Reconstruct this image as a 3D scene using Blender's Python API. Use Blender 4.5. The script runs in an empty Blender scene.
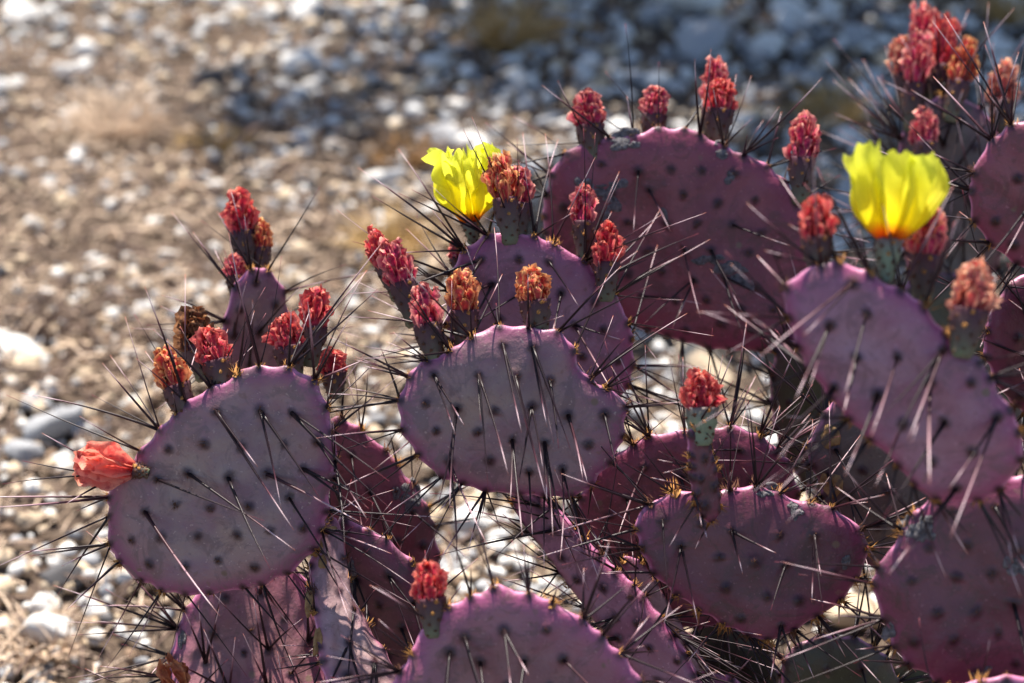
import bpy, math, random
import numpy as np
from mathutils import Vector, noise

random.seed(7); rng = np.random.default_rng(7)
SC = bpy.context.scene
COL = SC.collection
R = math.radians

# ------------------------------------------------------------------ camera
CAM = np.array((0.0, 0.0, 0.95)); PITCH = R(28); F_MM = 70.0
cd = bpy.data.cameras.new('camera'); cam = bpy.data.objects.new('camera', cd); COL.objects.link(cam)
cam.location = CAM; cam.rotation_euler = (R(90) - PITCH, 0, 0)
cd.lens = F_MM; cd.sensor_width = 36; cd.sensor_fit = 'HORIZONTAL'; cd.clip_start = 0.05; cd.clip_end = 500
cd.dof.use_dof = True; cd.dof.focus_distance = 1.175; cd.dof.aperture_fstop = 5.0; cd.dof.aperture_blades = 9
SC.camera = cam
RT = np.array((1.0, 0, 0)); FW = np.array((0, math.cos(PITCH), -math.sin(PITCH))); UP = np.array((0, math.sin(PITCH), math.cos(PITCH)))
KPX = 36.0 / 1024 / F_MM
def ray(px, py): return (px - 512) * KPX * RT - (py - 341.5) * KPX * UP + FW
def at(px, py, d): return CAM + ray(px, py) * d
def on_ground(px, py):
    r = ray(px, py); return CAM + r * (-CAM[2] / r[2])
def to_px(p):
    q = np.asarray(p) - CAM; d = q @ FW
    return 512 + (q @ RT) / d / KPX, 341.5 - (q @ UP) / d / KPX, d
def nrm(v):
    v = np.asarray(v, float); return v / max(np.linalg.norm(v), 1e-9)

# ------------------------------------------------------------------ world, sun
SUN_EL = R(63); SUN_AZ = R(-14)           # azimuth from +Y, negative = to the left
sdir = np.array((math.sin(SUN_AZ) * math.cos(SUN_EL), math.cos(SUN_AZ) * math.cos(SUN_EL), math.sin(SUN_EL)))
w = bpy.data.worlds.new('World'); SC.world = w; w.use_nodes = True
nt = w.node_tree; bg = nt.nodes['Background']
sky = nt.nodes.new('ShaderNodeTexSky'); sky.sky_type = 'NISHITA'; sky.sun_disc = False
sky.sun_elevation = SUN_EL; sky.sun_rotation = SUN_AZ; sky.dust_density = 0.6; sky.ozone_density = 1.5
nt.links.new(sky.outputs[0], bg.inputs[0]); bg.inputs[1].default_value = 0.085
sl = bpy.data.lights.new('sun', 'SUN'); sl.energy = 5.0; sl.angle = R(0.5); sl.color = (1.0, 0.93, 0.83)
so = bpy.data.objects.new('sun', sl); COL.objects.link(so)
so.rotation_euler = Vector(-sdir).to_track_quat('-Z', 'Y').to_euler()
SC.view_settings.view_transform = 'Standard'; SC.view_settings.look = 'None'
SC.view_settings.exposure = 1.25; SC.view_settings.gamma = 1.0; SC.view_settings.use_curve_mapping = False
SC.render.engine = 'CYCLES'; SC.cycles.use_denoising = True
SC.cycles.max_bounces = 6; SC.cycles.transparent_max_bounces = 8; SC.cycles.caustics_reflective = False; SC.cycles.caustics_refractive = False

# ------------------------------------------------------------------ materials
class NT:
    def __init__(s, name):
        s.m = bpy.data.materials.new(name); s.m.use_nodes = True
        s.t = s.m.node_tree; s.b = s.t.nodes['Principled BSDF']; s.out = s.t.nodes['Material Output']
    def n(s, typ, **kw):
        o = s.t.nodes.new(typ)
        for k, v in kw.items(): setattr(o, k, v)
        return o
    def l(s, a, b): s.t.links.new(a, b)
    def attr(s, name):
        return s.n('ShaderNodeAttribute', attribute_name=name).outputs['Fac']
    def noise(s, scale, detail=4, rough=0.55, coord='Object', dist=0.0):
        tc = s.n('ShaderNodeTexCoord'); no = s.n('ShaderNodeTexNoise')
        no.inputs['Scale'].default_value = scale; no.inputs['Detail'].default_value = detail
        no.inputs['Roughness'].default_value = rough; no.inputs['Distortion'].default_value = dist
        s.l(tc.outputs[coord], no.inputs['Vector']); return no.outputs['Fac']
    def ramp(s, fac, stops, interp='LINEAR'):
        r = s.n('ShaderNodeValToRGB'); cr = r.color_ramp; cr.interpolation = interp
        while len(cr.elements) < len(stops): cr.elements.new(0.5)
        for e, (p, c) in zip(cr.elements, stops):
            e.position = p; e.color = (c[0], c[1], c[2], 1) if not isinstance(c, (int, float)) else (c, c, c, 1)
        s.l(fac, r.inputs['Fac']); return r.outputs['Color']
    def mix(s, fac, a, b, mode='MIX'):
        m = s.n('ShaderNodeMix', data_type='RGBA', blend_type=mode)
        for sock, v in ((m.inputs[0], fac), (m.inputs[6], a), (m.inputs[7], b)):
            if isinstance(v, (int, float)): sock.default_value = v
            elif isinstance(v, tuple): sock.default_value = (*v, 1)
            else: s.l(v, sock)
        return m.outputs[2]
    def bump(s, h, strength=0.3, dist=0.001):
        b = s.n('ShaderNodeBump'); b.inputs['Strength'].default_value = strength; b.inputs['Distance'].default_value = dist
        s.l(h, b.inputs['Height']); s.l(b.outputs['Normal'], s.b.inputs['Normal']); return b
    def base(s, c, rough=0.6, spec=0.4):
        if isinstance(c, tuple): s.b.inputs['Base Color'].default_value = (*c, 1)
        else: s.l(c, s.b.inputs['Base Color'])
        s.b.inputs['Roughness'].default_value = rough; s.b.inputs['Specular IOR Level'].default_value = spec
        return s.m
    def translucent(s, col, fac=0.5):
        t = s.n('ShaderNodeBsdfTranslucent'); mx = s.n('ShaderNodeMixShader'); mx.inputs[0].default_value = fac
        if isinstance(col, tuple): t.inputs[0].default_value = (*col, 1)
        else: s.l(col, t.inputs[0])
        s.l(s.b.outputs[0], mx.inputs[1]); s.l(t.outputs[0], mx.inputs[2]); s.l(mx.outputs[0], s.out.inputs[0])

def pad_material(name, face, mid, rim, spot=(0.030, 0.008, 0.016), rough=0.42, edge=(0.70, 0.26, 0.44)):
    """waxy cactus skin: bloom-dusted face, stronger pigment towards the rim and round each areole"""
    k = NT(name)
    n1 = k.noise(26, 5, 0.6); n2 = k.noise(240, 3, 0.6); n3 = k.noise(75, 6, 0.7, dist=0.6)
    c = k.mix(k.ramp(n1, [(0.40, 0), (0.60, 1)]), face, mid)
    c = k.mix(k.ramp(n3, [(0.55, 0), (0.75, 0.35)]), c, mid)
    c = k.mix(k.ramp(k.attr('rim'), [(0.5, 0), (0.84, 0.35), (0.97, 1)]), c, rim)
    c = k.mix(k.ramp(k.attr('rim'), [(0.965, 0), (0.998, 0.7)]), c, edge)  # pale pink outermost band: sunlight on the rim painted into the skin colour
    c = k.mix(k.ramp(n2, [(0.6, 0), (0.75, 0.4)]), c, tuple(0.45 * x for x in mid))
    n5 = k.noise(48, 8, 0.72, dist=1.2); c = k.mix(k.ramp(n5, [(0.49, 0), (0.58, 0.7)]), c, tuple(0.62 * x + 0.02 * (0.6, 0.9, 0.5)[q] for q, x in enumerate(mid)))
    n6 = k.noise(420, 2, 0.5); c = k.mix(k.ramp(n6, [(0.66, 0), (0.72, 0.45)]), c, tuple(min(1.5 * x + .05, 1) for x in face))
    vo = k.n('ShaderNodeTexVoronoi'); vo.inputs['Scale'].default_value = 85; k.l(k.n('ShaderNodeTexCoord').outputs['Object'], vo.inputs['Vector'])
    vm = k.mix(k.ramp(k.noise(34, 3, .6), [(0.56, 0), (0.6, 1)]), (0.0, 0.0, 0.0), k.ramp(vo.outputs['Distance'], [(0.14, 1), (0.24, 0)])); c = k.mix(vm, c, (0.16, 0.10, 0.075))
    n4 = k.noise(130, 2, 0.5)
    c = k.mix(k.ramp(n4, [(0.705, 0), (0.73, 0.55)]), c, (0.20, 0.10, 0.09))
    c = k.mix(k.ramp(k.attr('spot'), [(0.06, 0), (0.4, 0.65), (0.8, 1)]), c, spot)
    k.bump(k.mix(0.5, n2, n3), 0.6, 0.0016)
    m = k.base(c, rough, 0.45)
    return m
def M_(c1, c2, scale, rough=0.8, bump=0.4, dist=0.002, name='mat', coord='Object'):
    k = NT(name); n = k.noise(scale, 6, 0.65, coord); c = k.ramp(n, [(0.3, c1), (0.7, c2)])
    k.bump(n, bump, dist); return k.base(c, rough, 0.3)

PM = {
 'grey':  pad_material('pad_skin_grey_mauve', (0.305, 0.215, 0.188), (0.23, 0.128, 0.150), (0.235, 0.055, 0.13)),
 'wine':  pad_material('pad_skin_wine', (0.25, 0.078, 0.094), (0.165, 0.042, 0.06), (0.24, 0.042, 0.09)),
 'violet': pad_material('pad_skin_violet', (0.35, 0.185, 0.235), (0.27, 0.108, 0.165), (0.29, 0.06, 0.15)),
 'plum':  pad_material('pad_skin_plum', (0.150, 0.050, 0.066), (0.098, 0.030, 0.044), (0.20, 0.036, 0.09)),
 'mauve': pad_material('pad_skin_mauve', (0.27, 0.135, 0.14), (0.20, 0.078, 0.094), (0.33, 0.075, 0.17)),
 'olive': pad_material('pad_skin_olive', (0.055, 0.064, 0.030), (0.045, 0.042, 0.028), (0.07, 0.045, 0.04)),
 'dusk':  pad_material('pad_skin_dusk', (0.145, 0.115, 0.092), (0.11, 0.072, 0.070), (0.14, 0.05, 0.072)),
 'pale':  pad_material('pad_skin_pale_old', (0.40, 0.28, 0.27), (0.30, 0.17, 0.18), (0.33, 0.10, 0.17)),
}
k = NT('spine'); t = k.attr('t'); rk = k.attr('k')
c = k.ramp(t, [(0.0, (0.014, 0.006, 0.008)), (0.55, (0.02, 0.008, 0.012)), (0.70, (0.14, 0.05, 0.065)), (0.8, (0.62, 0.44, 0.47)), (0.93, (0.70, 0.52, 0.52)), (1, (0.5, 0.13, 0.06))])
c2 = k.ramp(t, [(0.0, (0.025, 0.008, 0.012)), (0.35, (0.07, 0.022, 0.03)), (0.6, (0.40, 0.22, 0.25)), (0.85, (0.72, 0.56, 0.58)), (1, (0.6, 0.2, 0.15))])
c3 = k.ramp(t, [(0.0, (0.010, 0.005, 0.007)), (0.85, (0.022, 0.009, 0.014)), (1, (0.3, 0.06, 0.08))])
c = k.mix(k.ramp(rk, [(0.91, 0), (0.93, 1)]), c, c2); c = k.mix(k.ramp(rk, [(0.33, 1), (0.35, 0)]), c, c3)
M_SPINE = k.base(c, 0.4, 0.25)
M_GLOCHID = M_((0.30, 0.12, 0.03), (0.48, 0.24, 0.07), 300, name='glochid_gold')
M_AREOLE = M_((0.05, 0.018, 0.012), (0.17, 0.07, 0.035), 300, name='areole_brown')
M_CORK = M_((0.045, 0.04, 0.045), (0.30, 0.28, 0.29), 330, 0.95, 1.0, 0.004, 'corky_scar')
M_WOUND = M_((0.17, 0.08, 0.03), (0.42, 0.27, 0.12), 160, 0.85, 0.6, 0.002, 'tan_wound')
M_OVARY = None
k = NT('ovary_skin'); c = k.ramp(k.attr('t'), [(0, (0.17, 0.19, 0.10)), (0.4, (0.12, 0.095, 0.075)), (1, (0.085, 0.028, 0.04))])
c = k.mix(k.ramp(k.noise(120, 3), [(0.4, 0), (0.75, 0.6)]), c, (0.10, 0.035, 0.06)); k.bump(k.noise(300, 3), 0.3); M_OVARY = k.base(c, 0.6, .2)
k = NT('ovary_green'); c = k.ramp(k.attr('t'), [(0, (0.16, 0.20, 0.13)), (0.6, (0.22, 0.27, 0.17)), (1, (0.17, 0.12, 0.12))])
k.bump(k.noise(300, 3), 0.3); M_OVARY_G = k.base(c, 0.5)
def dried(name, lo, mid, hi, tl=0.35):
    k = NT(name); f = k.noise(330, 4, 0.6)
    c = k.ramp(k.attr('t'), [(0.0, lo), (0.45, mid), (0.80, mid), (1.0, hi)])
    c = k.mix(k.ramp(k.attr('q'), [(0.5, 0), (1.0, 0.7)]), c, hi)
    c = k.mix(k.ramp(f, [(0.55, 0), (0.75, 0.5)]), c, hi)
    c = k.mix(k.ramp(k.noise(190, 3, 0.6), [(0.5, 0), (0.64, 0.75)]), c, lo)
    k.bump(f, 0.6, 0.001); k.base(c, 0.5, 0.3); k.translucent(k.mix(1.0, c, (.95, .6, .6), 'MULTIPLY'), tl); return k.m
MD = {
 'pink': dried('dried_petal_pink', (0.17, 0.005, 0.03), (0.68, 0.045, 0.14), (0.90, 0.46, 0.34)),
 'red': dried('dried_petal_red', (0.20, 0.005, 0.02), (0.72, 0.045, 0.09), (0.90, 0.32, 0.22)),
 'orange': dried('dried_petal_orange', (0.20, 0.007, 0.02), (0.68, 0.075, 0.07), (0.92, 0.58, 0.22)),
 'brown': dried('dried_petal_brown', (0.045, 0.016, 0.012), (0.20, 0.07, 0.03), (0.42, 0.2, 0.08), 0.2),
 'coral': dried('wilted_petal_coral', (0.55, 0.06, 0.07), (0.88, 0.27, 0.20), (0.95, 0.50, 0.34), 0.5),
 'rust': dried('wilted_petal_rust', (0.14, 0.02, 0.012), (0.42, 0.12, 0.05), (0.62, 0.28, 0.12), 0.3),
 'straw': dried('dried_petal_straw', (0.22, 0.015, 0.03), (0.64, 0.13, 0.12), (0.90, 0.60, 0.38)),
}
k = NT('yellow_petal'); f = k.noise(140, 3, 0.5)
c = k.ramp(k.attr('t'), [(0.0, (0.55, 0.06, 0.015)), (0.09, (0.82, 0.25, 0.01)), (0.22, (0.88, 0.76, 0.01)), (1, (0.88, 0.90, 0.10))])
c = k.mix(k.ramp(k.attr('q'), [(0.0, 0.0), (1.0, 0.12)]), c, (0.7, 0.68, 0.06))
vn = k.n('ShaderNodeMath', operation='SINE'); vm_ = k.n('ShaderNodeMath', operation='MULTIPLY'); vm_.inputs[1].default_value = 28; k.l(k.attr('q'), vm_.inputs[0]); k.l(vm_.outputs[0], vn.inputs[0])
k.bump(k.mix(0.5, f, vn.outputs[0]), 0.4, 0.0008); k.base(c, 0.5, 0.3); k.translucent(c, 0.62); M_YELLOW = k.m
M_STAMEN = M_((0.75, 0.55, 0.06), (0.8, 0.7, 0.15), 200, name='stamen_yellow')

# ------------------------------------------------------------------ object helpers
WLOC = {}
def link(name, me, parent=None, origin=(0, 0, 0)):
    o = bpy.data.objects.new(name, me); COL.objects.link(o)
    origin = np.asarray(origin, float); WLOC[o] = origin
    if parent is not None:
        o.parent = parent; o.location = origin - WLOC[parent]
    else: o.location = origin
    return o
def tag(o, label=None, cat=None, group=None, kind=None):
    if label: o['label'] = label
    if cat: o['category'] = cat
    if group: o['group'] = group
    if kind: o['kind'] = kind
    return o
class MB:
    """collects vertices and faces (world space) for ONE mesh object"""
    def __init__(s): s.v = []; s.f = []; s.a = {}; s.mi = []
    def add(s, vs, fs, mat=0, **attrs):
        b = len(s.v); s.v.extend([tuple(map(float, p)) for p in vs]); s.f.extend([tuple(b + i for i in f) for f in fs]); s.mi.extend([mat] * len(fs))
        for kk, vals in attrs.items():
            L = s.a.setdefault(kk, []); L.extend([0.0] * (b - len(L)))
            L.extend([float(vals)] * len(vs) if np.isscalar(vals) else [float(x) for x in vals])
    def build(s, name, mats, parent=None, origin=None, smooth=True):
        v = np.array(s.v, float)
        if origin is None: origin = v.mean(axis=0)
        origin = np.asarray(origin, float)
        me = bpy.data.meshes.new(name); me.from_pydata((v - origin).tolist(), [], s.f)
        for m in (mats if isinstance(mats, (list, tuple)) else [mats]): me.materials.append(m)
        if smooth: me.polygons.foreach_set('use_smooth', [True] * len(me.polygons))
        if any(s.mi): me.polygons.foreach_set('material_index', s.mi)
        for kk, L in s.a.items():
            L = L + [0.0] * (len(s.v) - len(L)); me.attributes.new(kk, 'FLOAT', 'POINT').data.foreach_set('value', L)
        me.update(); return link(name, me, parent, origin)
def frame(d, hint=(0.3, 0.2, 0.9)):
    d = nrm(d); a = np.cross(hint, d)
    if np.linalg.norm(a) < 1e-3: a = np.cross((1, 0, 0), d)
    a = nrm(a); return d, a, np.cross(d, a)
def tube(mb, pts, radii, n=6, mat=0, cap=True, **attrs):
    pts = [np.asarray(p, float) for p in pts]; m = len(pts); vs = []; fs = []
    d, a, b = frame(pts[-1] - pts[0])
    for i, p in enumerate(pts):
        for j in range(n):
            th = 2 * math.pi * j / n; vs.append(p + radii[i] * (math.cos(th) * a + math.sin(th) * b))
    for i in range(m - 1):
        for j in range(n): fs.append((i * n + j, i * n + (j + 1) % n, (i + 1) * n + (j + 1) % n, (i + 1) * n + j))
    if cap: fs.append(tuple(range(n))[::-1]); fs.append(tuple((m - 1) * n + j for j in range(n)))
    at_ = {kk: (np.repeat(vv, n) if not np.isscalar(vv) else vv) for kk, vv in attrs.items()}
    mb.add(vs, fs, mat, **at_)
TS = np.linspace(0, 1, 8)
def spine(mb, p0, d, L, r=0.0009, curve=0.06):
    d = nrm(d); side = nrm(np.cross(d, rng.normal(size=3)))
    pts = [p0 + d * L * t + side * curve * L * (t * t) - np.array((0, 0, 0.02 * L)) * t * t for t in TS]
    rad = [max(r * (1 - t ** 1.5) ** 0.8 * (1.0 if t > 0 else 1.35), 0.00012) for t in TS]
    tube(mb, pts, rad, 5, t=TS, k=rng.random())
def tuft(mb, p, nrmv, size, mat, count=12):
    """woolly areole: a low cushion and short bristles"""
    d, a, b = frame(nrmv); vs = [p + d * size * 0.45]; fs = []
    for j in range(7):
        th = 2 * math.pi * j / 7; vs.append(p + size * 0.55 * (math.cos(th) * a + math.sin(th) * b) * rng.uniform(.8, 1.2) - d * size * 0.2)
    for j in range(7): fs.append((0, 1 + j, 1 + (j + 1) % 7))
    mb.add(vs, fs, mat)
    for _ in range(count):
        q = rng.normal(size=2) * 0.3 * size; dd = nrm(d + 0.75 * (rng.normal() * a + rng.normal() * b)); l = size * rng.uniform(0.7, 1.5); s = size * 0.09
        o = p + q[0] * a + q[1] * b; sa = nrm(np.cross(dd, (0.2, .5, .8))) * s
        sb = np.cross(dd, sa)
        mb.add([o - sa, o + sa, o + sb * 1.2, o + dd * l], [(0, 1, 3), (1, 2, 3), (2, 0, 3)], mat)

def smooth_closed(P, n):
    P = np.array(P, float); N = len(P); out = []
    for i in range(N):
        p0, p1, p2, p3 = P[i - 1], P[i], P[(i + 1) % N], P[(i + 2) % N]
        for t in np.linspace(0, 1, 16, endpoint=False):
            out.append(0.5 * ((2 * p1) + (-p0 + p2) * t + (2 * p0 - 5 * p1 + 4 * p2 - p3) * t * t + (-p0 + 3 * p1 - 3 * p2 + p3) * t ** 3))
    out = np.array(out); seg = np.linalg.norm(np.roll(out, -1, 0) - out, axis=1); cum = np.concatenate([[0], np.cumsum(seg)])
    s = np.linspace(0, cum[-1], n, endpoint=False); ext = np.vstack([out, out[:1]])
    return np.stack([np.interp(s, cum, ext[:, i]) for i in range(2)], 1)
def plane_pt(px, py, c, n):
    r = ray(px, py); return CAM + r * (((c - CAM) @ n) / (r @ n))

PADS = {}
class Pad: pass
def pad(key, plant, outline, d, yaw=0, lean=18, T=0.009, mat='plum', label=None, face=(0.3, 1.0), toward=0.55, prob=0.55, flen=0.05,
        rim_n=2.0, rim_len=0.05, spacing=0.0215, lower=0.35, rim_from=-2.0, wrinkle=0.0, NA=150, NR=30, areoles=True, fan=0.35, gold=1.0, rimdir=None, bend=None):
    p = Pad(); N_ = NA
    px = smooth_closed(outline, N_)
    x, y = px[:, 0], px[:, 1]; x2, y2 = np.roll(x, -1), np.roll(y, -1); cr = x * y2 - x2 * y; A = cr.sum() / 2
    cx, cy = ((x + x2) * cr).sum() / (6 * A), ((y + y2) * cr).sum() / (6 * A)
    yw, ln = R(yaw), R(lean)
    n = np.array((math.sin(yw) * math.cos(ln), -math.cos(yw) * math.cos(ln), math.sin(ln)))
    u = nrm(np.cross((0, 0, 1), n)); v = np.cross(n, u); C = at(cx, cy, d)
    W3 = np.array([plane_pt(a, b, C, n) for a, b in px]) - C
    out = np.stack([W3 @ u, W3 @ v], 1)
    out = out * (1 + 0.010 * np.array([noise.noise(Vector((a * 70, b * 70, d * 40))) for a, b in out]) + 0.006 * np.array([noise.noise(Vector((a * 210, b * 210, d * 40))) for a, b in out]))[:, None]
    jig = 1 + 0.006 * np.sin(np.arange(N_) * 0.9 + d * 50) + 0.008 * np.sin(np.arange(N_) * 0.37 + d * 90); out *= jig[:, None]
    if np.cross(out[0], out[5]) < 0: out = out[::-1]
    ang = np.arctan2(out[:, 1], out[:, 0]); o_ = np.argsort(ang); angs = ang[o_]; rads = np.linalg.norm(out, axis=1)[o_]
    def rfrac(ab):
        th = math.atan2(ab[1], ab[0]); return np.hypot(*ab) / np.interp(th, angs, rads, period=2 * math.pi)
    S = np.abs(out).max(); seedv = d * 37 + cx
    def warp(a, b):
        wv = 0.0022 * np.sin(a * 38 + seedv) * np.cos(b * 31 + seedv * .7) + 0.0012 * np.sin(a * 85 + b * 50 + seedv)
        wv = wv + 0.0005 * np.sin(a * 190 + 2 * np.sin(b * 70 + seedv)) * np.sin(b * 170 + 2 * np.sin(a * 90 + seedv))
        wv = wv + (a * a * math.cos(seedv * 3) + b * b * math.sin(seedv * 2)) * 0.5
        if bend: wv = wv + bend[0] * np.minimum(b - bend[1], 0) ** 2
        if wrinkle: wv = wv + wrinkle * (np.sin(a * 330 + 6 * np.sin(b * 40) + 3 * np.sin(b * 90 + a * 60)) * 0.6 + 0.5 * np.sin(a * 560 + 5 * np.sin(b * 55 + 2)))
        return wv
    H = lambda r: 0.74 * T * np.clip(1 - r ** 7, 0, 1) ** 0.5 * (0.82 + 0.18 * (1 - r * r))
    # areoles on the face
    ar = []
    if areoles:
        off = rng.uniform(-.5, .5, 2) * spacing; tilt = R(rng.uniform(-14, 14)); m = int(S / spacing) + 3
        for i in range(-m, m + 1):
            for j in range(-m, m + 1):
                ab = np.array(((i + 0.5 * (j % 2)) * spacing, j * spacing * 0.82)) + off
                ab = np.array((ab[0] * math.cos(tilt) - ab[1] * math.sin(tilt), ab[0] * math.sin(tilt) + ab[1] * math.cos(tilt))) + rng.normal(size=2) * spacing * 0.09
                if rfrac(ab) < 0.87: ar.append(ab)
    ar = np.array(ar).reshape(-1, 2)
    seg = np.linalg.norm(np.roll(out, -1, 0) - out, axis=1); per = seg.sum(); nrim = max(5, int(per / (spacing * 0.72)))
    cum = np.concatenate([[0], np.cumsum(seg)]); rs = (np.arange(nrim) + rng.uniform(-.22, .22, nrim)) / nrim * per % per
    ridx = np.clip(np.searchsorted(cum, rs), 0, N_ - 1)
    rr = 1 - (1 - np.linspace(0, 1, NR + 1)[1:]) ** 1.9
    verts = [C + n * (H(np.array(0.0)) + warp(0, 0))]; ab_all = [(0.0, 0.0)]; r_all = [0.0]
    def ring(r, side):
        for i in range(N_):
            ab = out[i] * r; verts.append(C + u * ab[0] + v * ab[1] + n * (side * H(np.array(r)) + warp(ab[0], ab[1]))); ab_all.append(tuple(ab)); r_all.append(r)
    for r in rr: ring(float(r), 1)
    rb = rr[:-1][::-1][::2]
    for r in rb: ring(float(r), -1)
    verts.append(C - n * H(np.array(0.0)) + n * warp(0, 0)); ab_all.append((0.0, 0.0)); r_all.append(0.0)
    fs = [(0, 1 + i, 1 + (i + 1) % N_) for i in range(N_)]
    nrg = len(rr) + len(rb)
    for q in range(nrg - 1):
        b0, b1 = 1 + q * N_, 1 + (q + 1) * N_
        fs += [(b0 + i, b1 + i, b1 + (i + 1) % N_, b0 + (i + 1) % N_) for i in range(N_)]
    bl = 1 + (nrg - 1) * N_; fs += [(bl + (i + 1) % N_, bl + i, len(verts) - 1) for i in range(N_)]
    verts = np.array(verts); ab_all = np.array(ab_all); r_all = np.array(r_all)
    spot = np.zeros(len(verts))
    allar = np.vstack([ar, out[ridx] * 0.985]) if len(ar) else out[ridx] * 0.985
    szs = np.concatenate([rng.uniform(0.0022, 0.0033, len(ar)), np.full(len(ridx), 0.0022)])
    for q, sz in zip(allar, szs):
        dd = ((ab_all - q) ** 2).sum(1); spot = np.maximum(spot, np.exp(-dd / (sz * sz)))
    front = np.ones(len(verts)); front[1 + len(rr) * N_:] = -1
    verts = verts + np.outer(np.exp(-((1 - spot) / 0.5) ** 2) * 0.0014 * front * (r_all < 0.95), n)
    rl = np.maximum(np.linalg.norm(ab_all, axis=1), 1e-6); big = np.zeros(len(verts))
    for q in out[ridx]: big = np.maximum(big, np.exp(-((ab_all - q) ** 2).sum(1) / 0.0045 ** 2))
    amp = big * 0.0020 * np.clip((r_all - .8) / .2, 0, 1)
    verts = verts + np.outer(amp * ab_all[:, 0] / rl, u) + np.outer(amp * ab_all[:, 1] / rl, v)
    mb = MB(); mb.add(verts, fs, 0, rim=r_all, spot=spot)
    o = mb.build('pad', PM[mat], plant, C)
    if label: o['label'] = label
    # areoles, glochids, spines
    am = MB(); sm = MB()
    fd = np.array((face[0], face[1]), float); fd /= np.linalg.norm(fd)
    ymin, ymax = out[:, 1].min(), out[:, 1].max()
    for q in ar:
        r = rfrac(q); P = C + u * q[0] + v * q[1] + n * (H(np.array(r)) + warp(q[0], q[1]) + 0.0005)
        tuft(am, P, n, rng.uniform(0.0021, 0.0031), 1, 10)
        h = (q[1] - ymin) / (ymax - ymin)
        pr = prob * (1.0 if h > 0.45 else lower)
        if rng.random() < pr:
            for _ in range(rng.choice([1, 2, 2, 3], p=[.4, .25, .25, .1])):
                fa = math.atan2(fd[1], fd[0]) + rng.normal() * fan
                dv = math.cos(fa) * RT - math.sin(fa) * UP - FW * toward * rng.uniform(.5, 1.5)
                spine(sm, P, dv, flen * 1.2 * rng.uniform(0.6, 1.25), rng.uniform(.0006, .00105), rng.uniform(.0, .09))
    for i in ridx:
        P = C + u * out[i, 0] + v * out[i, 1] + n * warp(*out[i]); rad = nrm(u * out[i, 0] + v * out[i, 1]); sy = out[i, 1] / S
        tuft(am, P, rad, rng.uniform(0.0026, 0.0056) * gold, 0 if rng.random() < .7 else 1, 22)
        if sy < rim_from: continue
        ns = rng.poisson(1.75 * rim_n * (1.0 if sy > -0.1 else 0.6))
        for _ in range(ns):
            dv = rad * rng.uniform(.6, 1.2) + n * rng.normal() * 0.5 + rng.normal(size=3) * 0.33
            if rimdir is not None: dv = dv + rimdir[0] * RT - rimdir[1] * UP
            spine(sm, P, dv, rim_len * 1.2 * rng.uniform(0.4, 1.25), rng.uniform(.0004, .00095), rng.uniform(0, .1))
    am.build('areole_tufts', [M_GLOCHID, M_AREOLE], o)
    if sm.v: sm.build('spine_needles', M_SPINE, o)
    p.obj, p.C, p.n, p.u, p.v, p.d, p.H, p.warp, p.rfrac = o, C, n, u, v, d, H, warp, rfrac
    PADS[key] = p; return p
def pad_point(key, px, py, lift=0.0):
    p = PADS[key]; q = plane_pt(px, py, p.C + p.n * 0.008, p.n) - p.C; ab = (q @ p.u, q @ p.v); r = min(p.rfrac(ab), 1.0)
    return p.C + p.u * ab[0] + p.v * ab[1] + p.n * (float(p.H(np.array(r))) + p.warp(*ab) + lift)
def scar(key, blobs, m=None, name='scar', thick=0.0014):
    """raised corky patches that follow the pad's skin"""
    p = PADS[key]; mb = MB(); m = m or M_CORK
    if m is M_CORK: blobs = [(px + rng.normal() * rx * .5, py + ry * .5 * rng.normal(), rx * rng.uniform(.4, .8), ry * rng.uniform(.4, .85)) for (px, py, rx, ry) in blobs for _ in range(4)]; thick = thick * .75
    for (px, py, rx, ry) in blobs:
        K = 14; rings = [0.0, 0.4, 0.75, 0.95, 1.08]; hs = [0.75, 1.0, 0.85, 0.6, -0.6]; vs = []; ph = rng.uniform(0, 6, 4)
        for q, (r, h) in enumerate(zip(rings, hs)):
            for j in range(K):
                th = 2 * math.pi * j / K; rad = r * (1 + 0.16 * math.sin(2 * th + ph[0]) + 0.12 * math.sin(3 * th + ph[1]) + 0.07 * math.sin(5 * th + ph[2]))
                vs.append(pad_point(key, px + rx * rad * math.cos(th), py + ry * rad * math.sin(th), thick * (h + rng.normal() * 0.12)))
        fs = [tuple(range(K))] + [(q * K + j, (q + 1) * K + j, (q + 1) * K + (j + 1) % K, q * K + (j + 1) % K) for q in range(len(rings) - 1) for j in range(K)]
        mb.add(vs, fs)
    return mb.build(name, m, p.obj)

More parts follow.
